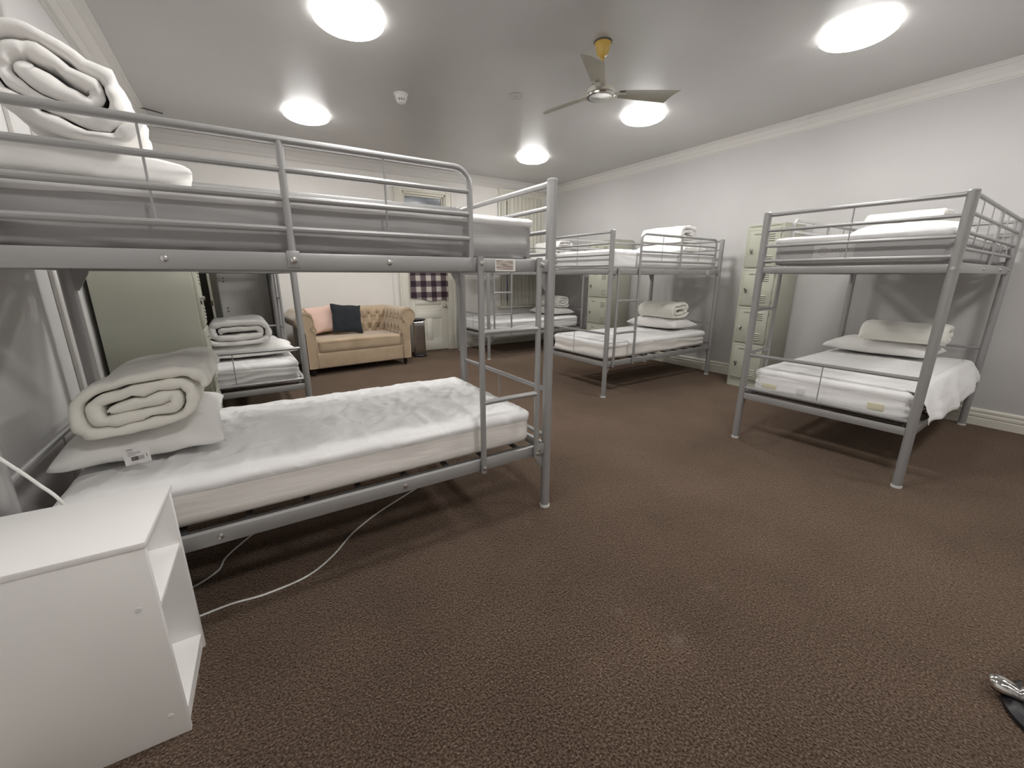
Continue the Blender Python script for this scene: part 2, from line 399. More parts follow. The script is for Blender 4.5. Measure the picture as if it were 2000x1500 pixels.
def pleated(name, x0, x1, z0, z1, yy, per, amp, label, seed):
    n = int((x1-x0)/per*10); bm = B(); gs = []
    for side in (0, 1):
        g = []
        for k in range(13):
            v = k/12; row = []
            for i in range(n+1):
                x = x0 + (x1-x0)*i/n
                ph = 2*PI*(x-x0)/per + 1.6*nz(x*6, seed) + .5*nz(x*3, v*2, seed)
                y = yy - amp*(.5+.5*math.sin(ph))*(1.0-.35*v) + .012*nz(x*8, v*1.5, seed) + side*.004
                row.append(bm.verts.new((x + .006*math.sin(ph*2), y, z0 + (z1-z0)*v + .006*nz(x*5, seed)*(1-v))))
            g.append(row)
        gs.append(g)
    for g in gs:
        for k in range(12):
            for i in range(n): bm.faces.new((g[k][i], g[k][i+1], g[k+1][i+1], g[k+1][i]))
    a, b = gs
    for i in range(n):
        bm.faces.new((a[0][i], a[0][i+1], b[0][i+1], b[0][i])); bm.faces.new((a[-1][i], a[-1][i+1], b[-1][i+1], b[-1][i]))
    for k in range(12):
        bm.faces.new((a[k][0], a[k+1][0], b[k+1][0], b[k][0])); bm.faces.new((a[k][-1], a[k+1][-1], b[k+1][-1], b[k][-1]))
    o = obj(name, bm, M['curtain'], sharp=80); tag(o, label, 'curtain'); return o
pleated('curtain', 4.125, 4.86, .70, 2.57, YB-.045, .085, .05, 'wide cream pleated curtain hanging over the back window', 3)
pleated('curtain', 4.00, 4.105, .70, 2.50, YB-.05, .075, .03, 'narrow cream curtain strip gathered at the left side of the back window', 8)

# ---------------------------------------------------------------- ceiling things
LIGHTS = [(.82, 1.40, 'half cut off by the left foreground'), (.825, 3.165, 'dome light nearest the big rolled duvet'), (.83, 5.09, ''), (3.695, 1.455, ''), (3.70, 3.236, ''), (3.655, 5.09, ''), (.82, -.42, ''), (3.695, -.38, '')]
LL = ['glowing round ceiling light just outside the picture above the near bunk', 'glowing round ceiling light cut by the top edge, left of the fan',
      'glowing round ceiling light above the near bunk guard rail, left of the smoke detector', 'glowing round ceiling light at the upper right, nearest the right wall bunk',
      'glowing round ceiling light just beyond the fan blades', 'small glowing round ceiling light farthest away, before the curtained window',
      'added round ceiling light behind the camera, left of the unseen fill pair', 'added round ceiling light behind the camera, right of the unseen fill pair']  # last pair is added behind the camera to brighten near faces
for (x, y, _), lab in zip(LIGHTS, LL):
    t = thing('ceiling_light', lab, 'lamp', (x, y, ZC), group='round dome ceiling lights')
    obj('base_ring', lt([(0, 0), (.17, 0), (.17, -.010), (0, -.010)], 40), M['white'], t)
    obj('dome_rim', lt([(.0, -.011), (.186, -.001), (.206, -.006), (.216, -.020), (.213, -.036), (.200, -.047), (.190, -.051), (0, -.050)], 44), M['lamprim'], t, sharp=80)
    obj('dome', lt([(.0, -.0505), (.190, -.0512), (.188, -.053), (.16, -.064), (.11, -.074), (.06, -.079), (0.001, -.080)], 44), M['lamp'], t, sharp=80)
# smoke detector
t = thing('smoke_detector', 'white smoke detector on the grey ceiling left of the fan', 'detector', (1.482, 4.118, ZC))
obj('mount', lt([(0, 0), (.062, 0), (.064, -.010), (.058, -.016), (0, -.016)], 28), M['white'], t)
obj('body', lt([(0, -.014), (.050, -.016), (.052, -.040), (.047, -.046), (0, -.046)], 28), M['white'], t)
bm = B()
for k in range(12):
    a = 2*PI*k/12; c, s = math.cos(a), math.sin(a)
    tube(bm, [(.040*c, .040*s, -.045), (.037*c, .037*s, -.064)], .0055, 6)
obj('vent_ribs', bm, M['white'], t)
obj('sensor_cap', lt([(0, -.062), (.040, -.062), (.036, -.072), (.026, -.078), (0, -.079)], 28), M['white'], t)
obj('chamber', lt([(0, -.045), (.030, -.045), (.030, -.063), (0, -.063)], 20), M['lockershade'], t)
# blanking disc
t = thing('ceiling_disc', 'faint flat round cover plate on the ceiling between detector and fan', 'cover plate', (2.373, 3.584, ZC))
obj('plate', lt([(0, 0), (.068, 0), (.070, -.003), (.066, -.006), (.058, -.006), (.056, -.004), (0, -.004)], 32), M['ceil'], t)
obj('rim_groove', tb([(.0572*math.cos(k*PI/20), .0572*math.sin(k*PI/20), -.0042) for k in range(41)], .0016, 6), M['inkgrey'], t)
obj('centre_screw', lt([(0, -.003), (.007, -.003), (.006, -.007), (0, -.008)], 12), M['inkgrey'], t)
# fan
t = thing('ceiling_fan', 'three bladed grey ceiling fan on a yellowed canopy', 'fan', (2.394, 2.504, ZC))
obj('canopy', lt([(0, 0), (.058, 0), (.058, -.012), (.050, -.020), (.047, -.050), (.036, -.078), (.020, -.090), (0, -.090)], 28), M['brass'], t, label='yellowed plastic canopy')
obj('canopy_ring', lt([(.04, 0), (.063, 0), (.063, -.007), (.04, -.007)], 28), M['ink'], t)
obj('downrod', tb([(0, 0, -.085), (0, 0, -.285)], .012, 12), M['brass'], t)
obj('lower_cup', lt([(0, -.225), (.018, -.225), (.034, -.255), (.040, -.285), (0, -.285)], 24), M['fanhub'], t)
obj('motor_housing', lt([(0, -.275), (.060, -.278), (.092, -.290), (.100, -.305), (.100, -.322), (.094, -.332), (.088, -.336), (0, -.336)], 36), M['fanhub'], t)
obj('chrome_ring', lt([(.086, -.330), (.101, -.322), (.103, -.330), (.098, -.340), (.086, -.340)], 36), M['mirror'], t)
obj('hub_cap', lt([(0, -.334), (.084, -.334), (.080, -.343), (.050, -.348), (0, -.350)], 36), M['chrome'], t)
for ang in (-29, 104, 220):
    bm = B(); a = math.radians(ang); rings = []
    for i, (r, wd) in enumerate([(.135, .082), (.20, .098), (.32, .118), (.44, .134), (.535, .146)]):
        ring = []
        for (q, zz) in [(-.5, -.0016), (-.3, .0035), (0, .006), (.3, .0035), (.5, -.0016), (.3, .0005), (0, .003), (-.3, .0005)]:
            tl = q*wd; skew = (.035*q*2 if i == 4 else 0)
            tw = math.radians(-13)
            ring.append(Vector((r - skew, tl*math.cos(tw), tl*math.sin(tw)+zz*1.6 - .006*(r/.5))))
        rings.append(ring)
    sweep(bm, None, rings)
    bmesh.ops.transform(bm, matrix=Matrix.Translation((0, 0, -.312)) @ Matrix.Rotation(a, 4, 'Z'), verts=bm.verts[:])
    bl = obj('blade', bm, M['fan'], t, sharp=50)
    bm = bx(.085, -.022, -.005, .185, .022, .002, bev=.002)
    bmesh.ops.transform(bm, matrix=Matrix.Translation((0, 0, -.312)) @ Matrix.Rotation(a, 4, 'Z') @ Matrix.Rotation(math.radians(8), 4, 'X'), verts=bm.verts[:])
    obj('blade_iron', bm, M['fanhub'], bl)
# thin dark rod by the left cornice
tag(obj('ceiling_rod', tb([(XL+.15, 5.79, ZC-.012), (-.45, 5.82, ZC-.016), (-.385, 5.84, ZC-.02)], .007, 8), M['ink']), 'thin dark rod poking out from behind the biggest rolled duvet under the ceiling', 'rod')

# ---------------------------------------------------------------- bunk beds
_cache = {}
def shared(key, fn, m, sharp=35):
    if key not in _cache: _cache[key] = mesh(key[0], fn(), m, sharp)
    return _cache[key]
PR = .0245
def bend(p0, p1, p2, r, n=6):
    p0, p1, p2 = Vector(p0), Vector(p1), Vector(p2); a = (p0-p1).normalized(); b = (p2-p1).normalized()
    out = []
    for i in range(n+1):
        th = (PI/2)*i/n
        out.append(p1 + a*r*(1-math.sin(th)) + b*r*(1-math.cos(th)))
    return out
def bunk_bed(label, x, y, rz, mirror):
    """local frame: foot end at s=0, s along +x, t along +y; ladder and short guard on t=0, or on t=W when mirrored"""
    t_ = thing('bunk_bed', label, 'bed', (x, y, 0), rz, 'silver metal bunk beds')
    mt = (lambda t: W-t) if mirror else (lambda t: t)
    sg = -1 if mirror else 1
    S = M['steel']
    def part(name, key, fn, m=S, loc=(0, 0, 0), par=None, sharp=35, label=None):
        return obj(name, shared((name, mirror)+key, fn, m, sharp), m, par or t_, loc=loc, label=label)
    # posts
    for (s, t) in ((0, 0), (0, W), (L, 0), (L, W)):
        p = part('post', (), lambda: tb([(0, 0, .012), (0, 0, H-.012)], PR, 16), loc=(s, t, 0))
        part('post_cap', (), lambda: lt([(0, H-.014), (PR+.001, H-.014), (PR+.001, H-.008), (PR*.8, H-.002), (PR*.4, H), (0, H+.001)], 16), loc=(0, 0, 0), par=p)
        part('foot_cap', (), lambda: lt([(0, 0), (PR+.003, 0), (PR+.003, .014), (0, .016)], 16), M['white'], par=p)
        bz = part('post_bolt', (0 if s == 0 else 1,), lambda s=s: lt([(0, 0), (.009, 0), (.008, .004), (0, .005)], 12, (0, 0, 0), 'X') , M['steel2'], par=p, loc=((-PR-.003 if s == 0 else PR-.002), 0, 1.275))
    # end panels (foot and head): tubes across, flat cross rail, thin rod in the middle
    for s in (0, L):
        for z, r in ((1.640, .0135), (1.538, .0105), (1.435, .0105), (1.335, .0105), (.665, .012), (.412, .0115)):
            part('end_rail', (r,), lambda r=r: tb([(0, PR*.9, 0), (0, PR+.03, -.001), (0, W/2, 0), (0, W-PR-.03, -.001), (0, W-PR*.9, 0)], r, 10), loc=(s, 0, z))
        for z in (1.252, .325):
            part('end_cross_rail', (), lambda: bx(-.012, PR*.9, 0, .012, W-PR*.9, .045, bev=.004), loc=(s, 0, z))
        part('end_rod', (1,), lambda: tb([(0, 0, 1.338), (0, 0, 1.638)], .0035, 6), loc=(s, W*.5, 0))
        part('end_rod', (2,), lambda: tb([(0, 0, .412), (0, 0, .665)], .0035, 6), loc=(s, W*.5, 0))
    # side rails, upper and lower, both sides
    for t in (0, W):
        for z in (1.250, .322):
            sr = part('side_rail', (t,), lambda t=t: bx(PR*.9, -.0125, 0, L-PR*.9, .0125, .056, bev=.004), loc=(0, t, z))
            out = -1 if t == 0 else 1
            for s in (.055, .77, 1.43, L-.055):
                part('rail_bolt', (out,), lambda out=out: lathe(B(), [(0, 0), (.010, 0), (.009, out*.005), (.004, out*.007), (0, out*.007)], 12, (0, 0, 0), 'Y'), M['steel2'], par=sr, loc=(s, out*.0125, .030))
            for s, k in ((PR, 1), (L-PR, -1)):
                part('gusset', (k, out), lambda k=k: prism(B(), [(0, 0), (k*.055, 0), (k*.055, -.008), (k*.012, -.085), (0, -.085)], -.003, .003, 'Y'), par=sr, loc=(s-k*.004, -out*.004, .002))
    # mattress base: thin slats and two long wires per level
    for z in (1.272, .345):
        for i in range(9):
            part('base_slat', (), lambda: bx(-.012, .012, 0, .012, W-.012, .012, bev=.002), M['base'], loc=(.14+i*(L-.28)/8, 0, z))
        for t in (.05, W-.05, W/2):
            part('base_wire', (), lambda: tb([(.02, 0, 0), (L-.02, 0, 0)], .004, 6), M['base'], loc=(0, t, z+.016))
    # short guard on the ladder side
    g0, g1, tz = .422, 1.762, 1.645
    y0 = mt(0) - sg*.001
    def gframe():
        pts = [(g0+.004, 0, 1.262), (g0, 0, 1.33), (g0, 0, 1.45)] + bend((g0, 0, 1.5), (g0, 0, tz), (g0+.3, 0, tz), .065) + [((g0+g1)/2, 0, tz)] + bend((g1-.3, 0, tz), (g1, 0, tz), (g1, 0, 1.5), .05) + [(g1, 0, 1.42), (g1, 0, 1.262)]
        return tb(pts, .0125, 12)
    part('guard_frame', (), gframe, loc=(0, y0, 0))
    for z in (1.560, 1.475, 1.380):
        part('guard_rail', (), lambda: tb([(g0, 0, 0), (g1, 0, 0)], .0105, 10), loc=(0, y0, z))
    gp = part('guard_post', (), lambda: tb([(0, 0, 1.275), (0, 0, tz)], .0125, 12), loc=(1.092, y0, 0))
    part('guard_plate', (), lambda: bx(-.020, -.003, 1.258, .020, .003, 1.312, bev=.002), par=gp, loc=(0, -sg*.0135, 0))
    part('plate_bolt', (), lambda: lt([(0, 0), (.012, 0), (.011, -sg*.005), (.005, -sg*.008), (0, -sg*.008)], 14, (0, 0, 1.282), 'Y'), M['steel2'], par=gp, loc=(0, -sg*.0165, 0))
    for s in (.765, 1.432):
        part('guard_rod', (), lambda: tb([(0, 0, 1.38), (0, 0, tz)], .0035, 6), loc=(s, y0, 0))
    # full length guard on the other side
    y1 = mt(W)
    for z, r in ((1.645, .0125), (1.555, .010), (1.460, .010), (1.378, .010)):
        part('back_guard_rail', (r,), lambda r=r: tb([(PR*.8, 0, 0), (L-PR*.8, 0, 0)], r, 10), loc=(0, y1, z))
    part('back_guard_post', (), lambda: tb([(0, 0, 1.26), (0, 0, 1.645)], .012, 10), loc=(.985, y1, 0))
    for s in (.33, .66, 1.28, 1.58):
        part('back_guard_rod', (), lambda: tb([(0, 0, 1.378), (0, 0, 1.645)], .0035, 6), loc=(s, y1, 0))
    # ladder
    ly = mt(0) - sg*.027
    for s, e in ((.085, 0), (.392, 1)):
        u = part('ladder_upright', (), lambda: tb([(0, 0, .318), (0, 0, 1.312)], .0135, 14), loc=(s, ly, 0))
        for z in (1.283, .345):
            part('ladder_bolt', (), lambda: lt([(0, 0), (.0105, 0), (.0095, -sg*.005), (.004, -sg*.007), (0, -sg*.007)], 14, (0, 0, 0), 'Y'), M['steel2'], par=u, loc=(0, -sg*.012, z))
    for z in (.990, .668):
        part('ladder_rung', (), lambda: tb([(.085, 0, -.003), (.105, 0, 0), (.24, 0, .001), (.372, 0, 0), (.392, 0, -.003)], .0125, 10), loc=(0, ly, z))
    return t_
# frames from the picture: (foot x, near y, angle) - 'loc' maps bed length s, width t from the nearer long side
BEDS = {1: (1.2634, 1.6038, -.48), 2: (3.0735, 5.352, .69), 3: (3.0669, 2.9449, .88), 4: (3.18, .6118, 2.0), 5: (.3817, 3.6967, 1.23)}
def bl(n, s, t, z):
    x, y, a = BEDS[n]; a = math.radians(a); c, sn = math.cos(a), math.sin(a)
    dx, dy = {1: (-s, t), 5: (-t, s)}.get(n, (s, t))
    return Vector((x + c*dx - sn*dy, y + sn*dx + c*dy, z))
def bedrot(n): return math.radians(BEDS[n][2])
o1 = bl(1, 0, W, 0); bed1 = bunk_bed('nearest silver metal bunk bed on the left, its ladder in the foreground', o1.x, o1.y, PI + bedrot(1), True)
o2 = bl(2, 0, 0, 0); bed2 = bunk_bed('farthest silver metal bunk bed in the back corner under the cream curtain', o2.x, o2.y, bedrot(2), False)
o3 = bl(3, 0, 0, 0); bed3 = bunk_bed('silver metal bunk bed between the two lockers on the right wall', o3.x, o3.y, bedrot(3), False)
o4 = bl(4, 0, 0, 0); bed4 = bunk_bed('silver metal bunk bed at the right, nearest the right wall locker, end towards us', o4.x, o4.y, bedrot(4), True)
o5 = bl(5, L, W, 0); bed5 = bunk_bed('silver metal bunk bed along the left wall behind the green locker, before the sofa', o5.x, o5.y, -PI/2 + bedrot(5), True)
# printed stickers on rails
def sticker(bed, s0, s1, yy, out, z0, z1, name):
    o = obj(name, bx(s0, yy, z0, s1, yy+out*.0012, z1), M['paper'], bed, label='white paper warning label')
    p = obj('print', bx(s0+.012, yy+out*.0012, z0+.008, s1-.006, yy+out*.0018, z1-.006), M['warn'], o)
sticker(bed1, .208, .312, W+.0127, 1, 1.252, 1.304, 'warning_label')
sticker(bed3, 1.60, 1.655, -.0127, -1, 1.254, 1.302, 'warning_label')

# ---------------------------------------------------------------- mattresses
def mattress(n, level, label, seed, side, fold=.006, crumple=.006):
    z0 = .379 if level == 0 else 1.306
    h = .182; lx, ly = 1.755, .885
    sc, tc_ = .075 + lx/2, .043 + ly/2
    if n == 5: c = bl(n, tc_ * 0 + L - sc, tc_, z0); rz = bedrot(n) + PI/2
    else: c = bl(n, sc, tc_, z0); rz = bedrot(n)
    t = thing('mattress', label, 'mattress', c, rz, 'mattresses on the bunks')
    def d1(p, nn):
        if abs(nn.z) > .8: return 0
        a = p.x if abs(nn.y) > .5 else p.y
        endf = .45 + .55*min(1, (abs(p.x)/(lx/2))**3)
        f = ridge(a*1.3 + seed, p.z*16 + .6*nz(a*3, seed) + a*.8, seed*1.7)
        return fold*endf*(f-.5)*1.6 - .003*math.cos(p.z/(h/2)*PI/2)*0 + .003*nz(a*3, p.z*5, seed)
    obj('mattress_body', roundbox(lx, ly, h-.012, .040, 70, 34, 9, d1), side, t, sharp=80)
    def d2(p, nn):
        if nn.z > .5:
            x, y = p.x*5 + seed, p.y*5
            wx, wy = x + .8*nz(x*.7, y*.7, seed), y + .8*nz(x*.7, y*.7, seed+4)
            r1 = ridge(wx*1.1, wy*2.0, seed); r2 = ridge(wx*3.1, wy*3.4, seed+2)
            e = min(1, (lx/2-abs(p.x))/.10, (ly/2-abs(p.y))/.10)
            return crumple*max(.15, e)*((max(0, r1)**2.5-.25)*1.1 + (max(0, r2)**2-.3)*.7) + .004*fbm(p.x*2+seed, p.y*2, 1) - (.004 if e < .3 else 0)
        if nn.z < -.5: return 0
        a = p.x if abs(nn.y) > .5 else p.y
        return .004*nz(a*6, p.z*10, seed+3)
    sh = .046 if side is M['greyside'] else .075
    obj('sheet_top', roundbox(lx+.010, ly+.010, sh, sh*.47, 120, 64, 3, d2), M['quilt'], t, sharp=80, loc=(0, 0, h+.004-sh))
    return t
ML = {}
ML[1, 0] = mattress(1, 0, 'white quilted mattress on the lower bunk of the nearest bed', 1, M['side'], .002, .015)
ML[1, 1] = mattress(1, 1, 'mattress with grey sides on the upper bunk of the nearest bed', 2, M['greyside'], .010, .004)
ML[2, 0] = mattress(2, 0, 'white mattress on the lower bunk under the cream curtain', 3, M['linen'], .010, .004)
ML[2, 1] = mattress(2, 1, 'white mattress on the upper bunk in the far back corner', 4, M['linen'], .006, .004)
ML[3, 0] = mattress(3, 0, 'white mattress on the lower bunk between the two right wall lockers', 5, M['side'], .007, .004)
ML[3, 1] = mattress(3, 1, 'white mattress on the upper bunk between the two right wall lockers', 6, M['linen'], .006, .006)
ML[4, 0] = mattress(4, 0, 'white sheeted mattress on the lower bunk at the right, sheet hanging loose', 7, M['linen'], .008, .003)
ML[4, 1] = mattress(4, 1, 'mattress with grey sides and pale printed patch on the right upper bunk', 8, M['greyside'], .002, .003)
ML[5, 0] = mattress(5, 0, 'white mattress on the lower bunk behind the green locker', 9, M['linen'], .010, .004)
ML[5, 1] = mattress(5, 1, 'mattress on the upper bunk of the left wall bed, hidden by the nearest bunk', 10, M['greyside'], .004, .003)
# patches printed on the foot end of the right bunk's mattresses (local -x face)
m = ML[4, 1]
o = obj('printed_patch', bx(-.8795, -.02, .035, -.876, .20, .135, bev=.001), M['patch'], m, label='pale printed brand patch')
bm = B(); rnd = random.Random(3)
ring = tb([(-.8806, .145+.022*math.cos(k*PI/12), .085+.022*math.sin(k*PI/12)) for k in range(25)], .0018, 6)
obj('print', ring, M['greyside'], o)
for k in range(6):
    yy = .10 - k*.016
    box(bm, -.8805, yy-.010, .078, -.8797, yy-.004, .098); box(bm, -.8805, yy-.010, .078+(k % 3)*.007, -.8797, yy, .082+(k % 3)*.007)
obj('print', bm, M['greyside'], o)
m = ML[4, 0]
obj('care_patch', bx(-.886, .28, .045, -.879, .38, .078, bev=.001), M['yellow'], m, label='yellow care label showing through')
obj('care_patch', bx(-.886, -.33, .045, -.879, -.25, .085, bev=.001), M['yellow'], m, label='yellow care label showing through')
obj('care_patch', bx(-.886, .10, .045, -.879, .15, .090, bev=.001), M['paper'], m, label='white care label showing through')

# ---------------------------------------------------------------- pillows
def pillow_bm(lx, ly, hz, seed, wr=.006, nx=34, ny=26, sag=.35, press=None, fat=.44):
    bm = B(); G = []
    for side in (0, 1):
        g = []
        for j in range(ny+1):
            row = []
            for i in range(nx+1):
                u, v = 2*i/nx-1, 2*j/ny-1
                u = math.copysign(1-(1-abs(u))**1.35, u); v = math.copysign(1-(1-abs(v))**1.35, v)
                x = u*lx/2*(1-.07*(1-v*v)); y = v*ly/2*(1-.06*(1-u*u))
                t = max(0, (1-abs(u)**2.4))**fat * max(0, (1-abs(v)**2.4))**fat
                x += .012*nz(v*2, seed)*abs(u); y += .012*nz(u*2, seed+3)*abs(v)
                wv = wr*(ridge(x*7+seed, y*9, seed)-.5)*min(1, t*2) + .008*nz(x*4, y*4, seed)*t
                ed = .014*nz(u*3, v*3, seed+8)*(1-t)
                z = hz*(sag + (1-sag)*t) + wv*2 + ed if side else hz*(sag*(1-t))*1.0 + ed
                z = max(z, 0)
                if press and side: z = press - .010*math.log(1+math.exp((press-z)/.010))
                row.append((x, y, z))
            g.append(row)
        G.append(g)
    V = {}
    def vert(side, i, j):
        if i in (0, nx) or j in (0, ny):
            k = ('e', i, j)
            if k not in V:
                a, b = G[0][j][i], G[1][j][i]; V[k] = bm.verts.new(((a[0]+b[0])/2, (a[1]+b[1])/2, (a[2]+b[2])/2))
            return V[k]
        k = (side, i, j)
        if k not in V: V[k] = bm.verts.new(G[side][j][i])
        return V[k]
    for side in (0, 1):
        for j in range(ny):
            for i in range(nx):
                bm.faces.new((vert(side, i, j), vert(side, i+1, j), vert(side, i+1, j+1), vert(side, i, j+1)))
    return bm
MT0, MT1 = .578, 1.499      # tops of the mattresses
def pillow(n, s, t, z, lx, ly, hz, seed, label, rot=0, m='pillow', sag=.30, tilt=0, press=None, fat=.44):
    o = obj('pillow', pillow_bm(lx, ly, hz, seed, sag=sag, press=press, fat=fat), M[m], sharp=180)
    c = bl(n, s, t, z); tag(o, label, 'pillow', 'white pillows on the bunks', c); o.rotation_euler = (0, tilt, bedrot(n) + math.radians(rot)); return o
p1 = pillow(1, 1.635, .575, MT0, .48, .74, .150, 11, 'white pillow with a barcode tag under the nearest lower rolled duvet', 2, sag=.28, press=0.133)
# ---------------------------------------------------------------- duvets
def duvet_bm(hw, hh, length, th, seed, r0=None, tilt=0, end=.25, edge=.014, shear=0, wr=.006, updown=1):
    """a quilt rolled flat: thick sheet following a stadium spiral in x-z, axis along +y from 0 to length, resting on z=0"""
    h = hw-hh; rmax = hh-th/2; r0 = th*.10 if r0 is None else r0
    turns = (rmax-r0)/th
    N = int(44*turns)+8
    def pt(q):
        a = end*2*PI - (turns-q)*2*PI            # outer end lies at angle 'end'
        r = r0 + th*q
        c = math.cos(a); sx = max(-1, min(1, c*1.7)); sx = sx*(1.5-.5*sx*sx)
        hq = h*(.86+.14*q/turns)
        return Vector((hq*sx + r*c, 0, updown*r*math.sin(a)))
    P = [pt(turns*i/N) for i in range(N+1)]
    rings = []; K = 9; A = 5
    arc = 0
    for i, p in enumerate(P):
        t = (P[min(i+1, N)]-P[max(i-1, 0)]).normalized(); n = Vector((t.z, 0, -t.x))
        if i: arc += (P[i]-P[i-1]).length
        tk = th*.99*(1 + .16*nz(arc*10, seed))
        tk *= 1 - .20*max(0, ridge(arc*13, seed)-.55)/.45
        if i < 4: tk *= .35 + .16*i
        if N-i < 4: tk *= .35 + .16*(N-i)
        e0 = edge*nz(arc*7, seed+1) + .004*nz(arc*40, seed) + .024*max(0, ridge(arc*13, seed)-.5); e1 = length + edge*nz(arc*7, seed+6)
        ring = []
        for sgn in (1, -1):
            for k in range(K+1):
                f = k/K if sgn > 0 else 1-k/K
                y = e0 + tk*.5 + (e1-e0-tk)*f
                puff = 1 + .16*nz(y*9, arc*11, seed+2) + .07*nz(y*26, arc*28, seed)
                ring.append(p + n*sgn*tk*.5*puff + Vector((0, y, 0)))
            base = e1-tk*.5 if sgn > 0 else e0+tk*.5
            for k in range(1, A):
                an = PI*k/A
                ring.append(p + n*sgn*math.cos(an)*tk*.5 + Vector((0, base + sgn*math.sin(an)*tk*.5, 0)))
        rings.append(ring)
    bm = B(); sweep(bm, None, rings)
    ct, st = math.cos(tilt), math.sin(tilt)
    for v in bm.verts:
        x, y, z = v.co
        # drape: crumple the soft outer shape
        d = wr*(fbm(x*9, y*7, z*9 + seed) + .9*(ridge(x*13+seed, y*5, z*13)-.5)); l = math.hypot(x, z) + 1e-6
        x += d*x/l; z += d*z/l
        x += shear*(z)
        v.co = (x*ct + z*st, y, -x*st + z*ct)
    lo = sorted(v.co.z for v in bm.verts)[int(len(bm.verts)*.012)]
    for v in bm.verts:
        z = v.co.z - lo
        v.co.z = z if z > .012 else .012*math.exp((z-.012)/.03) if z > -1 else 0
    zz = min(v.co.z for v in bm.verts)
    for v in bm.verts: v.co.z -= zz
    return bm
def duvet(n, s, t, z, args, label, rot=0, m='duvet', flip=False):
    bm = duvet_bm(**args)
    if flip:
        for v in bm.verts: v.co.x = -v.co.x
    o = obj('duvet', bm, M[m], sharp=180)
    c = bl(n, s, t, z); tag(o, label, 'duvet', 'rolled and folded duvets on the bunks', c, bedrot(n) + math.radians(rot)); return o
duvet(1, 1.595, .17, MT0+.130, dict(hw=.208, hh=.124, length=.50, th=.042, seed=2, tilt=math.radians(-7), end=-.035, shear=.30, wr=.010, updown=-1), 'folded cream duvet on the tagged pillow, nearest lower bunk', -2, 'duvetcream')
# upper near bunk: pillow and the biggest roll
pillow(1, 1.595, .50, MT1, .50, .80, .105, 12, 'white pillow under the biggest rolled duvet on the nearest upper bunk', 2, sag=.4, press=0.098, fat=.26)
duvet(1, 1.585, .08, MT1+.100, dict(hw=.182, hh=.134, length=.56, th=.042, seed=5, tilt=math.radians(24), end=.02, wr=.012, edge=.018), 'biggest rolled white duvet at the upper left, coil end towards us', 3)
# far left lower bunk (behind the locker)
def place(o, x, y, z): o.location = (x, y, z); return o
q = pillow(5, 0, 0, 0, .74, .48, .135, 14, 'white pillow under the coiled duvet behind the green locker', 0, press=0.123); place(q, -.015, 4.12, MT0)
q = duvet(5, 0, 0, 0, dict(hw=.250, hh=.128, length=.52, th=.048, seed=7, end=.48, wr=.008, updown=-1), 'flat coiled white duvet on the lower bunk behind the green locker', 0); place(q, -.035, 3.86, MT0+.118)
# back corner bunk
pillow(2, 1.60, .50, MT0, .46, .74, .140, 15, 'white pillow on the lower bunk under the cream curtain', 0, press=0.127)
duvet(2, 1.635, .20, MT0+.122, dict(hw=.165, hh=.122, length=.52, th=.042, seed=9, end=.9, wr=.008), 'rolled white duvet on the lower bunk under the cream curtain', 0)
pillow(2, 1.60, .48, MT1, .46, .74, .14, 16, 'white pillow on the upper bunk in the far back corner', 0, press=0.127)
duvet(2, 1.60, .14, MT1+.122, dict(hw=.19, hh=.11, length=.66, th=.042, seed=19, end=.9, wr=.010), 'rolled white duvet on the upper bunk in the far back corner', 0)
# middle bunk
pillow(3, 1.57, .53, MT0, .48, .76, .165, 17, 'plump white pillow on the lower bunk between the right wall lockers', -1, press=0.15)
duvet(3, 1.500, .19, MT0+.145, dict(hw=.185, hh=.115, length=.56, th=.043, seed=12, end=.90, tilt=math.radians(-8), wr=.008), 'rolled cream duvet on the lower bunk between the right wall lockers', -3, 'duvetcream')
pillow(3, 1.57, .50, MT1, .48, .74, .135, 18, 'white pillow under the roll on the upper bunk between the right wall lockers', 1, press=0.123)
duvet(3, 1.52, .20, MT1+.118, dict(hw=.20, hh=.120, length=.58, th=.044, seed=13, end=.9, wr=.010), 'rolled white duvet on the upper bunk between the right wall lockers', 0)
# right bunk
pillow(4, 1.545, .56, MT0, .46, .76, .150, 20, 'white pillow on the lower bunk at the right', 2, press=0.135)
duvet(4, 1.52, .15, MT0+.130, dict(hw=.21, hh=.118, length=.54, th=.058, seed=15, end=.60, wr=.006), 'folded cream duvet on the right lower bunk', 3, 'duvetcream')
pillow(4, 1.45, .53, MT1, .52, .72, .165, 21, 'white pillow on the right upper bunk', 0, press=0.152)
duvet(4, 1.58, .33, MT1+.147, dict(hw=.20, hh=.080, length=.50, th=.050, seed=16, end=.55, wr=.006), 'folded white duvet on the right upper bunk', -1)
# barcode tag on the nearest pillow
tg = D.objects.new('paper_tag', mesh('paper_tag', bx(-.034, -.001, -.030, .034, .001, .030), M['paper'])); C.objects.link(tg); tg.parent = p1
tg['label'] = 'white paper tag printed with a barcode'
TAGP = bl(1, 1.63, .165, .640)
tg.matrix_parent_inverse = Matrix()
bm = B(); rnd = random.Random(5)
def strip(bm, x0, z0, x1, z1): box(bm, x0, -.0017, z0, x1, -.0009, z1)
strip(bm, -.024, .020, -.008, .0225); strip(bm, -.024, -.027, .0, -.0265)
for k in range(9):
    xx = -.016 + k*.0022; strip(bm, xx, -.018, xx + rnd.choice((.0008, .0014, .0018)), -.004)
strip(bm, .024, -.012, .0258, -.002)
obj('print', bm, M['ink'], tg)
bm = B()
for k, ln in enumerate((.016, .034, .034, .020)): strip(bm, -.023, .013-k*.0042, -.023+ln, .0148-k*.0042)
for k in range(7):
    xx = .004 + k*.002; strip(bm, xx, -.018, xx+.0009, -.004)
obj('print', bm, M['inkgrey'], tg)
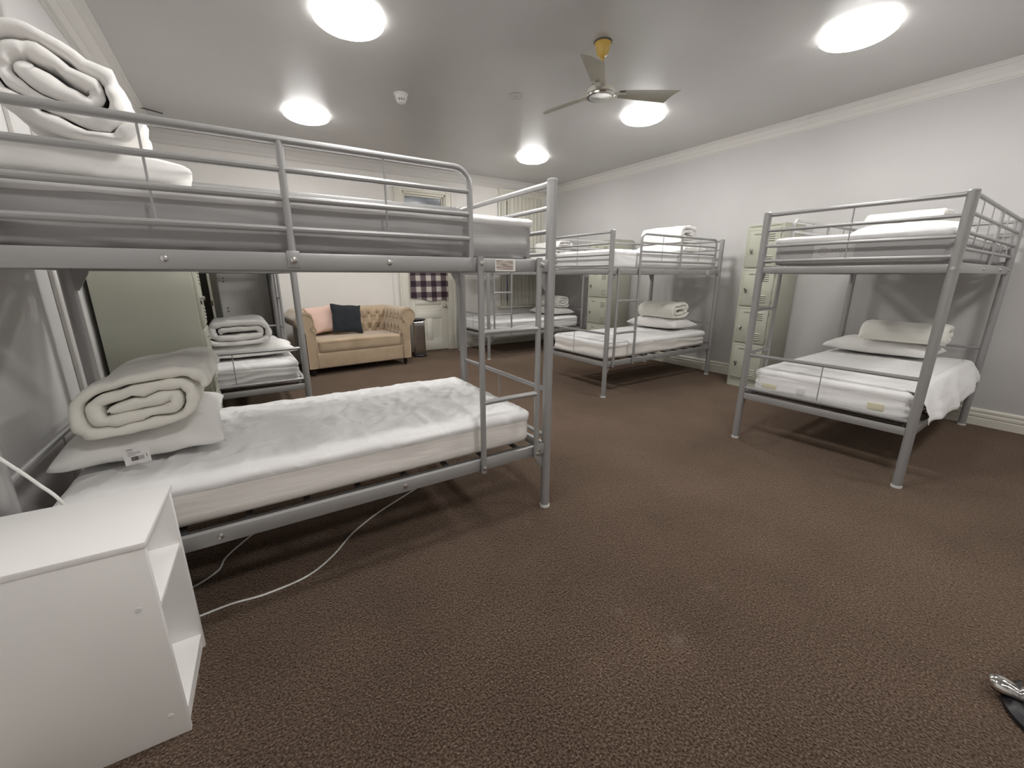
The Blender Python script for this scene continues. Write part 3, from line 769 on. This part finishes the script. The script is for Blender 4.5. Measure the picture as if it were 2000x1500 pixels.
tg.location = p1.rotation_euler.to_matrix().inverted() @ (TAGP - p1.location)
tg.rotation_euler = (math.radians(-18), math.radians(-4), 0)

# ---------------------------------------------------------------- lockers
def locker(label, x, y, rz, w_, d_=.45, h_=1.76, tiers=4):
    """front at x=0 facing -x, depth towards +x, y from 0 to w"""
    t = thing('locker', label, 'locker', (x, y, 0), rz, 'sage green metal lockers')
    Lk = M['locker']; b = B()
    th = .012
    box(b, 0, 0, .0, d_, th, h_, bev=.002); box(b, 0, w_-th, 0, d_, w_, h_, bev=.002); box(b, d_-.006, th, 0, d_, w_-th, h_)
    box(b, 0, th, h_-.02, d_-.006, w_-th, h_, bev=.002); box(b, .004, th, 0, d_-.006, w_-th, .085)
    obj('body', b, Lk, t)
    b = B(); fr = .022
    box(b, -.001, th, .085, .016, th+fr, h_-.02); box(b, -.001, w_-th-fr, .085, .016, w_-th, h_-.02)
    z0, z1 = .10, h_-.035; ph = (z1-z0)/tiers
    for k in range(tiers+1): box(b, -.001, th+fr, max(.085, z0+k*ph-.011), .016, w_-th-fr, min(h_-.02, z0+k*ph+.011))
    obj('front_frame', b, M['lockerlight'] if rz else Lk, t)
    obj('inner_back', bx(.02, th+fr, .09, .024, w_-th-fr, h_-.03), M['lockershade'], t)
    ya, yb = th+fr*.55, w_-th-fr*.55
    for k in range(tiers):
        za, zb = z0+k*ph+.007, z0+(k+1)*ph-.007
        d = obj('door', bx(-.016, ya, za, -.002, yb, zb, bev=.003), Lk, t)
        # pressed border and slot cover near the top
        b = B(); q = .014
        for a_ in ((ya+q, za+q, yb-q, za+q+.004), (ya+q, zb-q-.004, yb-q, zb-q), (ya+q, za+q, ya+q+.004, zb-q), (yb-q-.004, za+q, yb-q, zb-q)):
            box(b, -.0178, a_[0], a_[1], -.0155, a_[2], a_[3])
        obj('pressed_border', b, Lk, d)
        yh = ya + (yb-ya)*.62
        obj('name_holder', bx(-.019, yh-.02, zb-.062, -.0155, yh+.055, zb-.04, bev=.001), Lk, d)
        obj('name_slot', bx(-.0195, yh-.014, zb-.058, -.0188, yh+.049, zb-.055), M['lockershade'], d)
        # louvres near the hinge side, top and bottom
        b = B(); b2 = B()
        for zb0 in (zb-.055, za+.115):
            for i in range(4):
                z = zb0 - i*.021
                prism(b, [(-.0155, z), (-.0235, z-.007), (-.0155, z-.009)], ya+.045, ya+.045+.085, 'Y')
                box(b2, -.0166, ya+.047, z-.0125, -.0157, ya+.128, z-.009)
        obj('louvres', b, Lk, d)['kind'] = 'stuff'; obj('louvre_slits', b2, M['lockershade'], d)['kind'] = 'stuff'
        kz = (za+zb)/2 - .02; ky = yb-.055
        obj('lock_knob', lt([(0, -.044), (.010, -.044), (.013, -.040), (.013, -.030), (.008, -.027), (.008, -.018), (.017, -.017), (.017, -.0155), (0, -.0155)], 16, (0, ky, kz), 'X'), M['mirror'], d)
        obj('hasp', bx(-.026, ky-.006, kz-.038, -.0155, ky+.006, kz-.014, bev=.002), M['lockershade'], d)
        b = B()
        for zz in (za+.05, zb-.05): tube(b, [(-.010, ya-.006, zz-.018), (-.010, ya-.006, zz+.018)], .005, 8)
        obj('hinge', b, M['steel2'], d)
    return t
locker('sage green four door locker on the right wall, beside the right hand bunk', 4.700, 2.185, 0, .37)
locker('sage green four door locker on the right wall, behind the middle bunk', 4.700, 4.52, 0, .46)
locker('sage green locker on the left wall, its plain side panel towards us', -.22, 3.53, PI, .37, .455)
# open metal cabinet behind the left wall bunk
t = thing('open_cabinet', 'olive cabinet darkened for shade, without doors behind the left wall bunk', 'cabinet', (0, 5.80, 0))
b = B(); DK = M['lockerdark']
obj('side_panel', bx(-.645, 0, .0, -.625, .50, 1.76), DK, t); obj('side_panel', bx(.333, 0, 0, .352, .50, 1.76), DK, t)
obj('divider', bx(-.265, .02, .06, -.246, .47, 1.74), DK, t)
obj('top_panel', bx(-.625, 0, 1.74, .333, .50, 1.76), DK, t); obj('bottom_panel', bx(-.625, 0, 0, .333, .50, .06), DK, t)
obj('back_panel', bx(-.625, .47, .06, .333, .50, 1.74), M['trim'], t, label='pale grey back panel')
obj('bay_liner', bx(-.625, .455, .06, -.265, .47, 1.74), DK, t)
obj('divider_shade_strip', bx(-.246, .03, .06, -.190, .45, 1.74), DK, t)  # added dark strip, widens the shaded inner side of the divider
for x in (-.268, .332):
    obj('edge_strip', bx(x, -.006, .0, x+.023, .02, 1.76, bev=.002), M['lockerlight'], t, label='cream front edge strip')
obj('latch', bx(-.268+.004, -.012, .90, -.25, -.005, .96, bev=.002), M['ink'], t)
b = B()
for z in (1.16, 1.20, .80, .84):
    lathe(b, [(0, .4695), (.009, .4695), (.009, .466), (0, .466)], 10, (-.13, 0, z), 'Y')
for z in (1.17, 1.205, .80, .84):
    lathe(b, [(0, .3335), (.008, .3335), (.008, .330), (0, .330)], 10, (0, .26, z), 'X')
obj('peg_holes', b, M['ink'], t)

# ---------------------------------------------------------------- sofa
SX, SY, SR = .575, 5.50, math.radians(5.2)
sofa = thing('sofa', 'beige velvet buttoned sofa with rolled arms against the back wall', 'sofa', (SX, SY, 0), SR)
SW, SD, SH = 1.43, .79, .80          # width, depth, height
LEGZ = .095
obj('base', roundbox(SW-.10, SD-.06, .20, .02, 20, 12, 3), M['sofa'], sofa, sharp=80, loc=(SW/2, SD/2-.01, LEGZ))
def dseat(p, n):
    if n.z > .4: return .018*(1-(p.x/(SW/2))**2) + .006*fbm(p.x*3, p.y*3, 2)
    return .006*fbm(p.x*4, p.z*6, 3)
obj('seat_cushion', roundbox(SW-.33, SD-.22, .165, .05, 30, 18, 4, dseat), M['sofa'], sofa, sharp=80, loc=(SW/2, (SD-.22)/2 + .012, LEGZ+.185))
# arms and back: one rolled profile swept round a U
prof = []
TIN, RO, ZR = .17, .108, SH-.108     # inner face offset, roll radius, roll centre height
for k in range(14): z = .29 + .29*k/13; prof.append((TIN - .012*math.sin((z-.29)/.29*PI), z, 1))
NF = len(prof)
for k in range(25):
    a = math.radians(-25 + 245*k/24); prof.append((.048 + RO*math.cos(a), ZR + RO*math.sin(a), 1 if k < 14 else 0))
for z in (.60, .50, .35, .20, LEGZ+.01): prof.append((.035, z, 0))
prof.append((.10, LEGZ+.01, 0)); prof.append((.13, .20, 0))
pq = [0]
for a, b_ in zip(prof[:-1], prof[1:]): pq.append(pq[-1] + math.hypot(a[0]-b_[0], a[1]-b_[1]))
CR = .10
path = []
def addp(x, y, nx, ny): path.append((x, y, nx, ny))
n1 = 44
for i in range(n1+1): addp(0, .03 + (SD-CR-.03)*i/n1, 1, 0)
for i in range(1, 6): a = PI/2*i/6; addp(CR - CR*math.cos(a), SD-CR + CR*math.sin(a), math.cos(a), -math.sin(a))
n2 = 90
for i in range(n2+1): addp(CR + (SW-2*CR)*i/n2, SD, 0, -1)
for i in range(1, 6): a = PI/2*i/6; addp(SW-CR + CR*math.sin(a), SD-CR + CR*math.cos(a), -math.sin(a), -math.cos(a))
for i in range(n1+1): addp(SW, SD-CR - (SD-CR-.03)*i/n1, -1, 0)
rings = []; arc = 0; buttons = []
PS, PQ = .126, .105
def tuft(s, q):
    d = 0
    row = round(q/PQ)
    for r in (row-1, row, row+1):
        if r < 1 or r > 4: continue
        off = .5*PS if r % 2 else 0
        sc_ = round((s-off)/PS)*PS + off
        d2 = ((s-sc_)**2 + (q-r*PQ)**2)
        d = max(d, .042*math.exp(-d2/(2*.020**2)))
    # diagonal pleats between buttons
    if PQ*.7 < q < PQ*4.3:
        u = (s/PS + q/PQ*.5); v = (s/PS - q/PQ*.5)
        fu, fv = abs(u-round(u)), abs(v-round(v))
        d = max(d, .022*math.exp(-(min(fu, fv)*PS)**2/(2*.010**2)))
    return d
for i, (x, y, nx_, ny_) in enumerate(path):
    if i: arc += math.hypot(x-path[i-1][0], y-path[i-1][1])
    ring = []
    for k, (o_, z, tf) in enumerate(prof):
        off = o_; zz = z
        if tf:
            d = tuft(arc, pq[k])
            if k >= NF:
                vx, vz = o_-.048, z-ZR; l = math.hypot(vx, vz)
                off = o_ + vx/l*(.008-d); zz = z + vz/l*(.008-d)
            else: off = o_ + .008 - d
        ring.append(Vector((x + nx_*off, y + ny_*off, zz)))
    rings.append(ring)
bm = B(); sweep(bm, None, rings)
obj('arms_and_back', bm, M['sofa'], sofa, sharp=80)
# buttons (a few pixels each): one part
bm = B(); L_arc = arc
import bisect
arcs = [0]
for a, b_ in zip(path[:-1], path[1:]): arcs.append(arcs[-1] + math.hypot(a[0]-b_[0], a[1]-b_[1]))
for r in (1, 2, 3, 4):
    off = .5*PS if r % 2 else 0
    k = 0
    while off + k*PS < L_arc - .03:
        s = off + k*PS; k += 1
        if s < .06: continue
        i = min(len(path)-2, max(0, bisect.bisect(arcs, s)-1)); q = r*PQ; j = min(len(prof)-2, max(0, bisect.bisect(pq, q)-1))
        f = (s-arcs[i])/max(1e-6, arcs[i+1]-arcs[i]); g = (q-pq[j])/max(1e-6, pq[j+1]-pq[j])
        o_ = prof[j][0] + (prof[j+1][0]-prof[j][0])*g; z = prof[j][1] + (prof[j+1][1]-prof[j][1])*g
        x = path[i][0] + (path[i+1][0]-path[i][0])*f; y = path[i][1] + (path[i+1][1]-path[i][1])*f
        if q > pq[NF]: vx, vz = o_-.048, z-ZR; l = math.hypot(vx, vz); o2_, z2 = o_ - vx/l*.014, z - vz/l*.014
        else: o2_, z2 = o_-.014, z
        rr = bmesh.ops.create_icosphere(bm, subdivisions=1, radius=.011)
        bmesh.ops.translate(bm, verts=rr['verts'], vec=(x + path[i][2]*o2_, y + path[i][3]*o2_, z2))
o = obj('buttons', bm, M['button'], sofa, sharp=80); o['kind'] = 'stuff'
# arm front panels: scroll outline with piping
for sx, sgn in ((0, 1), (SW, -1)):
    out = []
    for k in range(15):
        a = math.radians(-60 + 280*k/14); out.append((sx + sgn*(.048 + (RO-.012)*math.cos(a)), ZR + (RO-.012)*math.sin(a)))
    out += [(sx + sgn*.045, .55), (sx + sgn*.045, LEGZ+.012), (sx + sgn*.148, LEGZ+.012), (sx + sgn*.148, .55)]
    p_ = obj('arm_front', prism(B(), out, .012, .034, 'Y'), M['sofa'], sofa, sharp=60)
    lp = [(a, .012, b_) for a, b_ in out] + [(out[0][0], .012, out[0][1])]
    obj('piping', tb(lp, .006, 6), M['sofa'], p_, sharp=80)
for x, y in ((.10, .09), (SW-.10, .09), (.10, SD-.10), (SW-.10, SD-.10)):
    obj('foot', lt([(0, 0), (.016, 0), (.020, .02), (.030, .05), (.026, .075), (.032, .098), (0, .098)], 14, (x, y, 0)), M['wood'], sofa)
# scatter cushions
def cushion(label, lx, hz, seed, m, loc, rot):
    o = obj('cushion', pillow_bm(lx, lx, hz, seed, wr=.004, nx=24, ny=24, sag=.5), M[m], sharp=180)
    tag(o, label, 'cushion', 'scatter cushions on the sofa', loc); o.rotation_euler = rot; return o
sm = Matrix.Translation((SX, SY, 0)) @ Matrix.Rotation(SR, 4, 'Z')
def sl(x, y, z): return sm @ Vector((x, y, z))
cushion('pale pink cushion at the left end of the beige sofa', .37, .13, 31, 'pink', sl(.345, .56, .640), (math.radians(68), math.radians(-4), SR + math.radians(14)))
cushion('black square cushion leaning beside the pink cushion on the sofa', .40, .12, 32, 'black', sl(.655, .44, .645), (math.radians(68), math.radians(5), SR + math.radians(-3)))
# slim steel bin beside the sofa
t = thing('slim_bin', 'slim stainless steel bin beside the sofa and the door', 'bin', (2.275, 6.20, 0), 0)
obj('body', roundbox(.19, .20, .53, .03, 6, 6, 8), M['chrome'], t, sharp=60, loc=(0, 0, .03))
obj('base', roundbox(.195, .205, .035, .012, 4, 4, 1), M['blackpl'], t, loc=(0, 0, 0))
obj('lid', roundbox(.195, .205, .03, .012, 4, 4, 1), M['blackpl'], t, loc=(0, 0, .56))
obj('pedal', bx(-.035, -.145, .012, .035, -.10, .024, bev=.004), M['blackpl'], t)
# pedal bin in the right foreground
t = thing('pedal_bin', 'dark pedal bin with chrome pedal cut off at the lower right corner', 'bin', (1.79, -.150, 0), 0)
obj('base_ring', lt([(0, 0), (.146, 0), (.151, .006), (.151, .018), (.136, .030), (0, .030)], 40), M['blackpl'], t)
obj('body', lt([(0, .024), (.120, .024), (.122, .10), (.122, .30), (.118, .312), (0, .312)], 40), M['chrome'], t)
obj('lid', lt([(0, .310), (.122, .310), (.122, .326), (.09, .345), (.04, .354), (0, .355)], 40), M['mirror'], t)
bm = B()
PA = math.radians(98)      # pedal direction
def pd(r, q, z): return Vector((r*math.cos(PA) - q*math.sin(PA), r*math.sin(PA) + q*math.cos(PA), z))
rings = []
for r, hw_, z0, z1 in ((.118, .022, .034, .050), (.135, .028, .036, .058), (.152, .032, .037, .061), (.168, .030, .038, .060), (.178, .021, .039, .056), (.184, .007, .041, .051)):
    rings.append([pd(r, -hw_, z0), pd(r, -hw_*.6, z0-.003), pd(r, hw_*.6, z0-.003), pd(r, hw_, z0), pd(r, hw_, (z0+z1)/2), pd(r, hw_*.6, z1), pd(r, 0, z1+.003), pd(r, -hw_*.6, z1), pd(r, -hw_, (z0+z1)/2)])
sweep(bm, None, rings)
obj('pedal', bm, M['mirror'], t, sharp=60, label='polished chrome foot pedal')
bm = B(); tube(bm, [pd(.118, 0, .032), pd(.150, 0, .026), pd(.168, 0, .030)], .013, 10)
obj('pedal_arm', bm, M['blackpl'], t)

# ---------------------------------------------------------------- white bedside shelf
CA = math.radians(-3)
cab = thing('bedside_shelf', 'white open shelf cabinet in the left foreground', 'cabinet', (-.277, 1.215, 0), CA)
CW, CD, CHt, ct_ = .325, .40, .607, .016     # width along y, depth along -x, height
obj('side_panel', bx(-CD, 0, 0, 0, ct_, CHt-ct_, bev=.0015), M['cab'], cab)
obj('side_panel', bx(-CD, CW-ct_, 0, 0, CW, CHt-ct_, bev=.0015), M['cab'], cab)
obj('top_panel', bx(-CD-.004, -.004, CHt-ct_, .004, CW+.004, CHt, bev=.002), M['cab'], cab)
obj('back_panel', bx(-CD, ct_, .0, -CD+.006, CW-ct_, CHt-ct_), M['cab'], cab)
for z in (.395, .040): obj('shelf', bx(-CD+.006, ct_, z, -.004, CW-ct_, z+ct_, bev=.001), M['cab'], cab)
obj('plinth', bx(-.02, ct_, 0, -.008, CW-ct_, .040), M['cab'], cab)
for x, z in ((-.040, .425), (-.034, .075)):
    obj('cam_cover', lt([(0, 0), (.007, 0), (.0065, -.0022), (0, -.0028)], 14, (x, 0, z), 'Y'), M['white'], cab)
# ---------------------------------------------------------------- cables
def smooth_path(P, n=8):
    P = [Vector(p) for p in P]; out = []
    for i in range(len(P)-1):
        a, b_, c, d = P[max(i-1, 0)], P[i], P[i+1], P[min(i+2, len(P)-1)]
        for k in range(n):
            t_ = k/n
            out.append(.5*((2*b_) + (c-a)*t_ + (2*a-5*b_+4*c-d)*t_*t_ + (3*b_-a-3*c+d)*t_**3))
    out.append(P[-1]); return out
def cable(name, P, r, label): return tag(obj(name, tb(smooth_path(P), r, 8), M['cord'], sharp=80), label, 'cable')
FZ = .0042
cable('power_cable', [(x, y, FZ) for x, y in ((.80, 2.20), (.662, 2.129), (.472, 2.03), (.314, 1.915), (.196, 1.785), (.08, 1.704), (-.071, 1.682), (-.19, 1.696), (-.32, 1.69), (-.45, 1.72), (-.56, 1.80))], .0042, 'long white cable snaking on the carpet out from under the nearest bunk')
cable('power_cable', [(x, y, FZ) for x, y in ((.05, 2.34), (-.143, 2.124), (-.212, 2.029), (-.238, 1.948), (-.33, 1.883), (-.45, 1.87), (-.60, 1.90))], .0042, 'short white cable in the dark under the nearest bunk behind the shelf cabinet')
cable('lamp_cable', [(-.695, 1.573, .90), (-.665, 1.573, .86), (-.62, 1.573, .815), (-.575, 1.573, .745), (-.535, 1.573, .675), (-.500, 1.573, .60), (-.48, 1.573, .45), (-.47, 1.573, .20), (-.46, 1.573, .005)], .0045, 'thick white cable curving down behind the white shelf cabinet')
# sheet hanging loose over the near side of the right lower bunk
bm = B(); G = []
ns, nk = 60, 14
for side in (0, 1):
    g = []
    for i in range(ns+1):
        u = i/ns; x = -.84 + 1.68*u; row = []
        low = .015 - .055*math.sin(PI*min(1, u*1.15))**1.0 - .02*nz(x*4, 3) + .05*max(0, u-.8)*5*.3
        for k in range(nk+1):
            v = k/nk
            if v < .3: y = -.40 - .051*math.sin(v/.3*PI/2); z = .187 - .010*(1-math.cos(v/.3*PI/2))
            else:
                q_ = (v-.3)/.7; z = .177 + (low-.177)*q_
                y = -.451 - .066*math.sin(q_*PI/2) - .022*q_*(.5+.5*math.sin(x*13 + 2*nz(x*3, 5) + q_*2)) - .008*ridge(x*2.5 + q_*1.5, q_*3, 2)
            row.append(bm.verts.new((x, y - side*.002, z + side*.002)))
        g.append(row)
    G.append(g)
for g in G:
    for i in range(ns):
        for k in range(nk): bm.faces.new((g[i][k], g[i+1][k], g[i+1][k+1], g[i][k+1]))
a, b_ = G
for i in range(ns):
    bm.faces.new((a[i][-1], a[i+1][-1], b_[i+1][-1], b_[i][-1])); bm.faces.new((a[i][0], a[i+1][0], b_[i+1][0], b_[i][0]))
for k in range(nk):
    bm.faces.new((a[0][k], a[0][k+1], b_[0][k+1], b_[0][k])); bm.faces.new((a[-1][k], a[-1][k+1], b_[-1][k+1], b_[-1][k]))
obj('hanging_sheet', bm, M['linen'], ML[4, 0], sharp=80)
